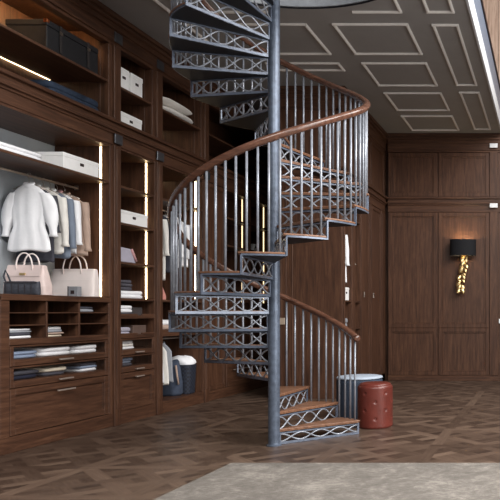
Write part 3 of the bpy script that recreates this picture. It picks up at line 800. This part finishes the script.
# glass drawers of the chest
z = .8965
dl = 'upper glass chest drawer'
folded('pale blue folded shirt at the left of the ' + dl, -5.7, -5.20, 6.53, 6.93, z, .075, c_blue, seed=11)
folded('white folded shirt in the middle of the ' + dl, -5.7, -5.195, 6.95, 7.41, z, .088, c_white, seed=12)
folded('white folded shirt at the right of the ' + dl, -5.7, -5.195, 7.43, 7.84, z, .085, c_white, seed=13)
z = .688; dl = 'lower glass chest drawer'
stack([(c_navy,.045),(c_dgrey,.04)], -5.7, -5.2, 6.53, 6.98, z, ['midnight blue folded jumper at the left of the ' + dl, 'charcoal folded jumper on the midnight blue one in the ' + dl], seed=14)
stack([(c_dgrey,.04),(c_cream,.045)], -5.7, -5.2, 7.0, 7.36, z, ['charcoal folded jumper in the middle of the ' + dl, 'cream folded jumper on top in the middle of the ' + dl], seed=17)
stack([(c_white,.032),(c_blue,.03),(c_dgrey,.036)], -5.7, -5.2, 7.52, 7.86, z, ['white folded shirt at the foot of the right pile in the ' + dl, 'blue folded shirt in the middle of the right pile in the ' + dl, 'charcoal folded shirt on top of the right pile in the ' + dl], seed=20)
# overhead: trunk, jeans
u = thing('trunk', 'black leather trunk with copper corner on the wide overhead shelf', 'trunk', (-5.4, 7.4, 4.0855))
B(-5.62, -5.195, 7.0, 7.80, 4.0855, 4.33).obj('body', BLACKL, u, bevel=.008)
B(-5.625, -5.19, 6.995, 7.805, 4.331, 4.395).obj('lid', BLACKL, u, bevel=.01)
for y in (7.19, 7.62):
    s = MB().box(-5.189, -5.183, y-.018, y+.018, 4.11, 4.395).obj('strap', STRAP, u)
    MB().box(-5.183, -5.177, y-.024, y+.024, 4.30, 4.335).obj('buckle', STEEL, s)
B(-5.225, -5.186, 6.991, 7.03, 4.36, 4.397).obj('corner', COPPER, u, bevel=.004)
folded('blue jeans lying folded at the right end of the wide overhead cabinet floor', -5.5, -5.18, 7.05, 7.86, 3.6425, .15, cloth('dark_denim', srgb(46, 56, 72), .5), 'folded_jeans', 'jeans', seed=24)

# ------------------------------------------------------------------ contents: shelf tower
storage_box('white archive box with a round handle hole, left of the pair above the tower', -5.5, -5.19, 8.170, 8.375, 4.0855, 4.34, lid=.06)
storage_box('white archive box with a round handle hole, right of the pair above the tower', -5.5, -5.19, 8.410, 8.655, 4.0855, 4.34, lid=.06)
storage_box('low white box with a dark tag, beneath the pair of archive boxes', -5.5, -5.18, 8.170, 8.625, 3.6425, 3.80, lid=.05)
storage_box('white shelf box with a dark tag, in the middle of the shelf tower', -5.55, -5.18, 8.175, 8.745, 2.4455, 2.605, lid=.04)
u = thing('pouch', 'lilac-grey pouch with a pink edge, on the tower shelf under the white box', 'pouch', (-5.4, 8.325, 1.9705))
MB().loft([[(x, 8.165, 1.9705), (x, 8.520, 1.9705), (x, 8.510, 2.01), (x, 8.435, 2.135), (x, 8.405, 2.145), (x, 8.165, 2.155)] for x in (-5.58, -5.195)]).obj('body', c_lilac, u, bevel=.012)
MB().tube([(-5.19, 8.415, 2.14), (-5.188, 8.510, 1.995)], .016).obj('edge', c_pink, u, smooth=True)
folded('white towel folded on the tower shelf under the speckled jumper', -5.65, -5.185, 8.165, 8.725, 1.5255, .10, c_white, 'folded_towel', 'towel', seed=30)
folded('speckled charcoal jumper folded on top of the white towel in the tower', -5.6, -5.2, 8.165, 8.515, 1.6265, .13, plain('speckled_knit', srgb(84, 82, 90), .9, 0, .1, .7, 90, .6, 80), 'folded_jumper', 'jumper', seed=31, layers=3)
folded('dark grey shirt folded under the white one in the upper pull-out tray', -5.65, -5.21, 8.165, 8.565, 1.2955, .055, c_dgrey, seed=32)
folded('white rolled towel on the dark grey shirt in the upper pull-out tray', -5.6, -5.2, 8.165, 8.515, 1.351, .085, c_white, 'folded_towel', 'towel', seed=33)
rbox('cardboard_box', plain('dark_card', srgb(70, 62, 62), .7), -5.6, -5.3, 8.625, 8.825, 1.2955, 1.42, 'dark box at the right of the upper pull-out tray', 'box')
folded('pale lilac shirt folded in the lower pull-out tray of the tower', -5.6, -5.21, 8.165, 8.485, 1.0555, .115, c_lilac, seed=34)
rbox('cardboard_box', plain('brown_card', srgb(96, 76, 68), .7), -5.6, -5.25, 8.545, 8.825, 1.0555, 1.19, 'brown box at the right of the lower pull-out tray', 'box')
dl = 'upper glass tower drawer'
stack([(c_white,.034),(c_ivory,.034),(c_white,.036)], -5.6, -5.21, 8.210, 8.565, .8965, ['white folded shirt at the foot of the pile in the ' + dl, 'ivory folded shirt in the middle of the pile in the ' + dl, 'white folded shirt on top of the pile in the ' + dl], seed=36)
dl = 'lower glass tower drawer'
stack([(c_dgrey,.035),(c_bluegrey,.03),(c_blue,.04)], -5.6, -5.21, 8.210, 8.545, .688, ['charcoal folded shirt at the foot of the pile in the ' + dl, 'slate blue folded shirt in the middle of the pile in the ' + dl, 'pale blue folded shirt on top of the pile in the ' + dl], seed=40)

# ------------------------------------------------------------------ contents: double wardrobe
for i, (y, lab, ln, mat) in enumerate(((9.34, 'long ivory coat, nearest garment on the top rail of the double wardrobe', .92, c_ivory),
        (9.52, 'charcoal jacket second on the top rail of the double wardrobe', .8, c_dgrey),
        (9.72, 'white shirt third on the top rail of the double wardrobe, seen between balusters', .72, c_white),
        (9.93, 'white blouse farthest on the top rail of the double wardrobe, by the light strip', .7, c_white))):
    garment(lab, -5.5, y, 2.81-.085, ln, .20, .21, mat, seed=50+i, sleeve=.5, name='coat' if i == 0 else 'jacket' if i == 1 else 'shirt', cat='coat' if i == 0 else 'jacket' if i == 1 else 'shirt')
    hanger('metal hanger on the top rail of the double wardrobe', -5.5, y, 2.81, .16, 'hangers on the top rail of the double wardrobe')
for i, (y, lab, ln, mat) in enumerate(((9.15, 'white trousers nearest on the low rail of the double wardrobe', .52, c_white),
        (9.27, 'ivory trousers second on the low rail of the double wardrobe', .55, c_ivory),
        (9.38, 'pale grey trousers third on the low rail of the double wardrobe', .52, c_grey))):
    garment(lab, -5.38, y, .99-.075, ln, .15, .18, mat, seed=60+i, sleeve=0, dep=.028, name='trousers', cat='trousers')
    hanger('metal hanger on the low rail of the double wardrobe', -5.38, y, .99, .12, 'hangers on the low rail of the double wardrobe')
bag('handbag', 'small pink handbag on the shelf below the long ivory coat', -5.5, -5.20, 9.1, 9.22, 1.5255, 1.70, plain('pink_leather', srgb(206, 140, 130), .5), PINKL, .08, .8, True, .06)
stack([(c_beige,.06),(c_white,.07)], -5.6, -5.2, 9.09, 9.42, 1.1205, ['beige towel, lower of two on the thick shelf of the double wardrobe', 'white towel, upper of two on the thick shelf of the double wardrobe'], seed=66)
# denim bag and laundry basket
u = thing('laundry_bag', 'slate blue cloth bag sagging beside the navy laundry basket', 'bag', (-5.42, 9.7, .1605))
rows = []
for t, w, d in ((0,.14,.10),(.08,.17,.12),(.4,.17,.12),(.75,.155,.10),(.95,.13,.07),(1,.11,.05)):
    rows.append([(-5.43+w*math.cos(a)*(1+.06*math.sin(5*a+4*t)), 9.70+d*math.sin(a)*(1+.08*math.sin(6*a+5*t)), .1605+.50*t+.02*math.sin(2*a)*(t > .9)) for a in [2*PI*k/36 for k in range(36)]])
MB().loft(rows).obj('body', c_denim, u, smooth=True)
MB().tube([(-5.30, 9.62, .60), (-5.27, 9.60, .45), (-5.262, 9.62, .33)], .013).obj('strap', c_beige, u, smooth=True)
u = thing('laundry_basket', 'navy woven laundry basket with white linen on top, on the wardrobe floor', 'basket', (-5.41, 9.95, .1605))
rows = []
for t, s in ((0,.9),(.03,.95),(1,1.06),(1,1.0),(.05,.9)):
    rows.append([(-5.42+.195*s*(abs(math.cos(a))**.5)*(1 if math.cos(a) >= 0 else -1), 9.95+.125*s*(abs(math.sin(a))**.5)*(1 if math.sin(a) >= 0 else -1), .1605+.43*t) for a in [2*PI*k/40 for k in range(40)]])
def weave():
    m, nt, bs, out = newmat('navy_weave'); v = coords(nt, (1,1,1))
    c = nt.nodes.new('ShaderNodeTexChecker'); c.inputs['Scale'].default_value = 34
    c.inputs[1].default_value = srgb(20, 23, 34); c.inputs[2].default_value = srgb(40, 45, 60)
    nt.links.new(v, c.inputs[0]); nt.links.new(c.outputs[0], bs.inputs['Base Color']); bs.inputs['Roughness'].default_value = .7; return m
MB().loft(rows, True).obj('body', weave(), u, smooth=False)
rows = []
for z, s in ((.50,.75),(.57,.95),(.60,1.1),(.64,1.02),(.69,.75),(.71,.3)):
    rows.append([(-5.41+.19*s*math.cos(a)*(1+.09*math.sin(4*a+9*z)), 9.95+.115*s*math.sin(a)*(1+.08*math.sin(5*a+20*z)), z+.015*math.sin(3*a)) for a in [2*PI*k/36 for k in range(36)]])
tag(MB().loft(rows).obj('linen', c_white, smooth=True), 'crumpled white linen heaped in the navy laundry basket', 'laundry')
# pillows overhead
def pillow(label, x0, x1, y0, y1, z0, h, seed):
    cx, cy = (x0+x1)/2, (y0+y1)/2; rows = []
    for t in range(9):
        f = t/8; ph = math.sin(PI*(.06+.88*f))**.5
        rows.append([(cx+(x1-x0)/2*ph*(abs(math.cos(a))**.45)*(1 if math.cos(a) >= 0 else -1), cy+(y1-y0)/2*ph*(abs(math.sin(a))**.45)*(1 if math.sin(a) >= 0 else -1), z0+h*f+.006*math.sin(4*a+seed)*(0 < f < 1)*f) for a in [2*PI*k/40 for k in range(40)]])
    tag(MB().loft(rows).obj('pillow', c_ivory, smooth=True), label, 'pillow')
pillow('white pillow, lower of the two on the overhead shelf beside the stair', -5.62, -5.18, 9.1, 9.99, 4.0855, .12, 1)
pillow('white pillow, upper of the two on the overhead shelf beside the stair', -5.62, -5.18, 9.09, 9.96, 4.206, .12, 2)
# far bays
storage_box('small white box with a dark hole, seen through the balusters next to the column', -5.45, -5.2, 11.95, 12.1, 2.4455, 2.57, lid=.03)
# closet block
garment('white shirt hanging in the nearer slot of the closet block', -3.485, 10.97, 2.70, .85, .2, .22, c_white, seed=70, sleeve=.5)
hanger('metal hanger in the nearer slot of the closet block', -3.485, 10.97, 2.78, .16, None)
garment('white blouse hanging in the farther slot of the closet block', -3.54, 11.50, 2.70, .85, .2, .22, c_ivory, seed=71, sleeve=.45)
hanger('metal hanger in the farther slot of the closet block', -3.54, 11.50, 2.78, .16, None)
storage_box('white box under the white shirt in the nearer slot of the closet block', -3.55, -3.262, 10.79, 11.08, 1.5505, 1.76, lid=.04)
folded('grey towel on the low shelf in the nearer slot of the closet block', -3.6, -3.262, 10.79, 11.08, 1.1005, .16, c_grey, 'folded_towel', 'towel', seed=72)

# ------------------------------------------------------------------ camera and light
cam = bpy.data.cameras.new('camera'); co = bpy.data.objects.new('camera', cam); C.objects.link(co)
co.location = (0, 0, 1.35); co.rotation_euler = (PI/2, 0, 0)
cam.sensor_width = 36; cam.lens = 675.7/500*36; cam.shift_x = -(548.16-250)/500; cam.shift_y = (312.72-250)/500
bpy.context.scene.camera = co
def area(name, loc, rot, sx, sy, e, col):
    l = bpy.data.lights.new(name, 'AREA'); l.shape = 'RECTANGLE'; l.size = sx; l.size_y = sy; l.energy = e; l.color = col
    o = bpy.data.objects.new(name, l); C.objects.link(o); o.location = loc; o.rotation_euler = rot; return o
area('low_window_daylight', (3.4, 3.6, 2.4), (0, rad(88), 0), 3.0, 5, 290, (1, .985, .96))
area('high_window_daylight', (3.6, 4.2, 6.6), (0, rad(58), 0), 3.4, 6, 950, (1, .985, .96))
area('front_window_daylight', (.5, -2.2, 7.0), (rad(55), 0, rad(18)), 5, 2.6, 700, (1, .98, .95))
area('gallery_window_daylight', (2.6, 9.5, 7.2), (0, rad(60), rad(20)), 3, 3, 300, (1, .96, .92))
area('cornice_lamp', (-5.30, 6.6, 4.635), (0, rad(62), 0), .05, 2.2, 16, (1, .62, .28))
p = bpy.data.lights.new('sconce_light', 'POINT'); p.energy = 12; p.color = (1, .78, .48); p.shadow_soft_size = .04
po = bpy.data.objects.new('sconce_light', p); C.objects.link(po); po.location = (sx, sy, 2.70)
w = bpy.data.worlds.new('world'); bpy.context.scene.world = w; w.use_nodes = True
bg = w.node_tree.nodes['Background']; bg.inputs[0].default_value = (.9, .94, 1, 1); bg.inputs[1].default_value = .13
vs = bpy.context.scene.view_settings
vs.view_transform = 'Standard'; vs.look = 'None'; vs.gamma = 1; vs.use_curve_mapping = False; vs.exposure = 0
for o in bpy.data.objects:
    if '_w' in o: del o['_w']
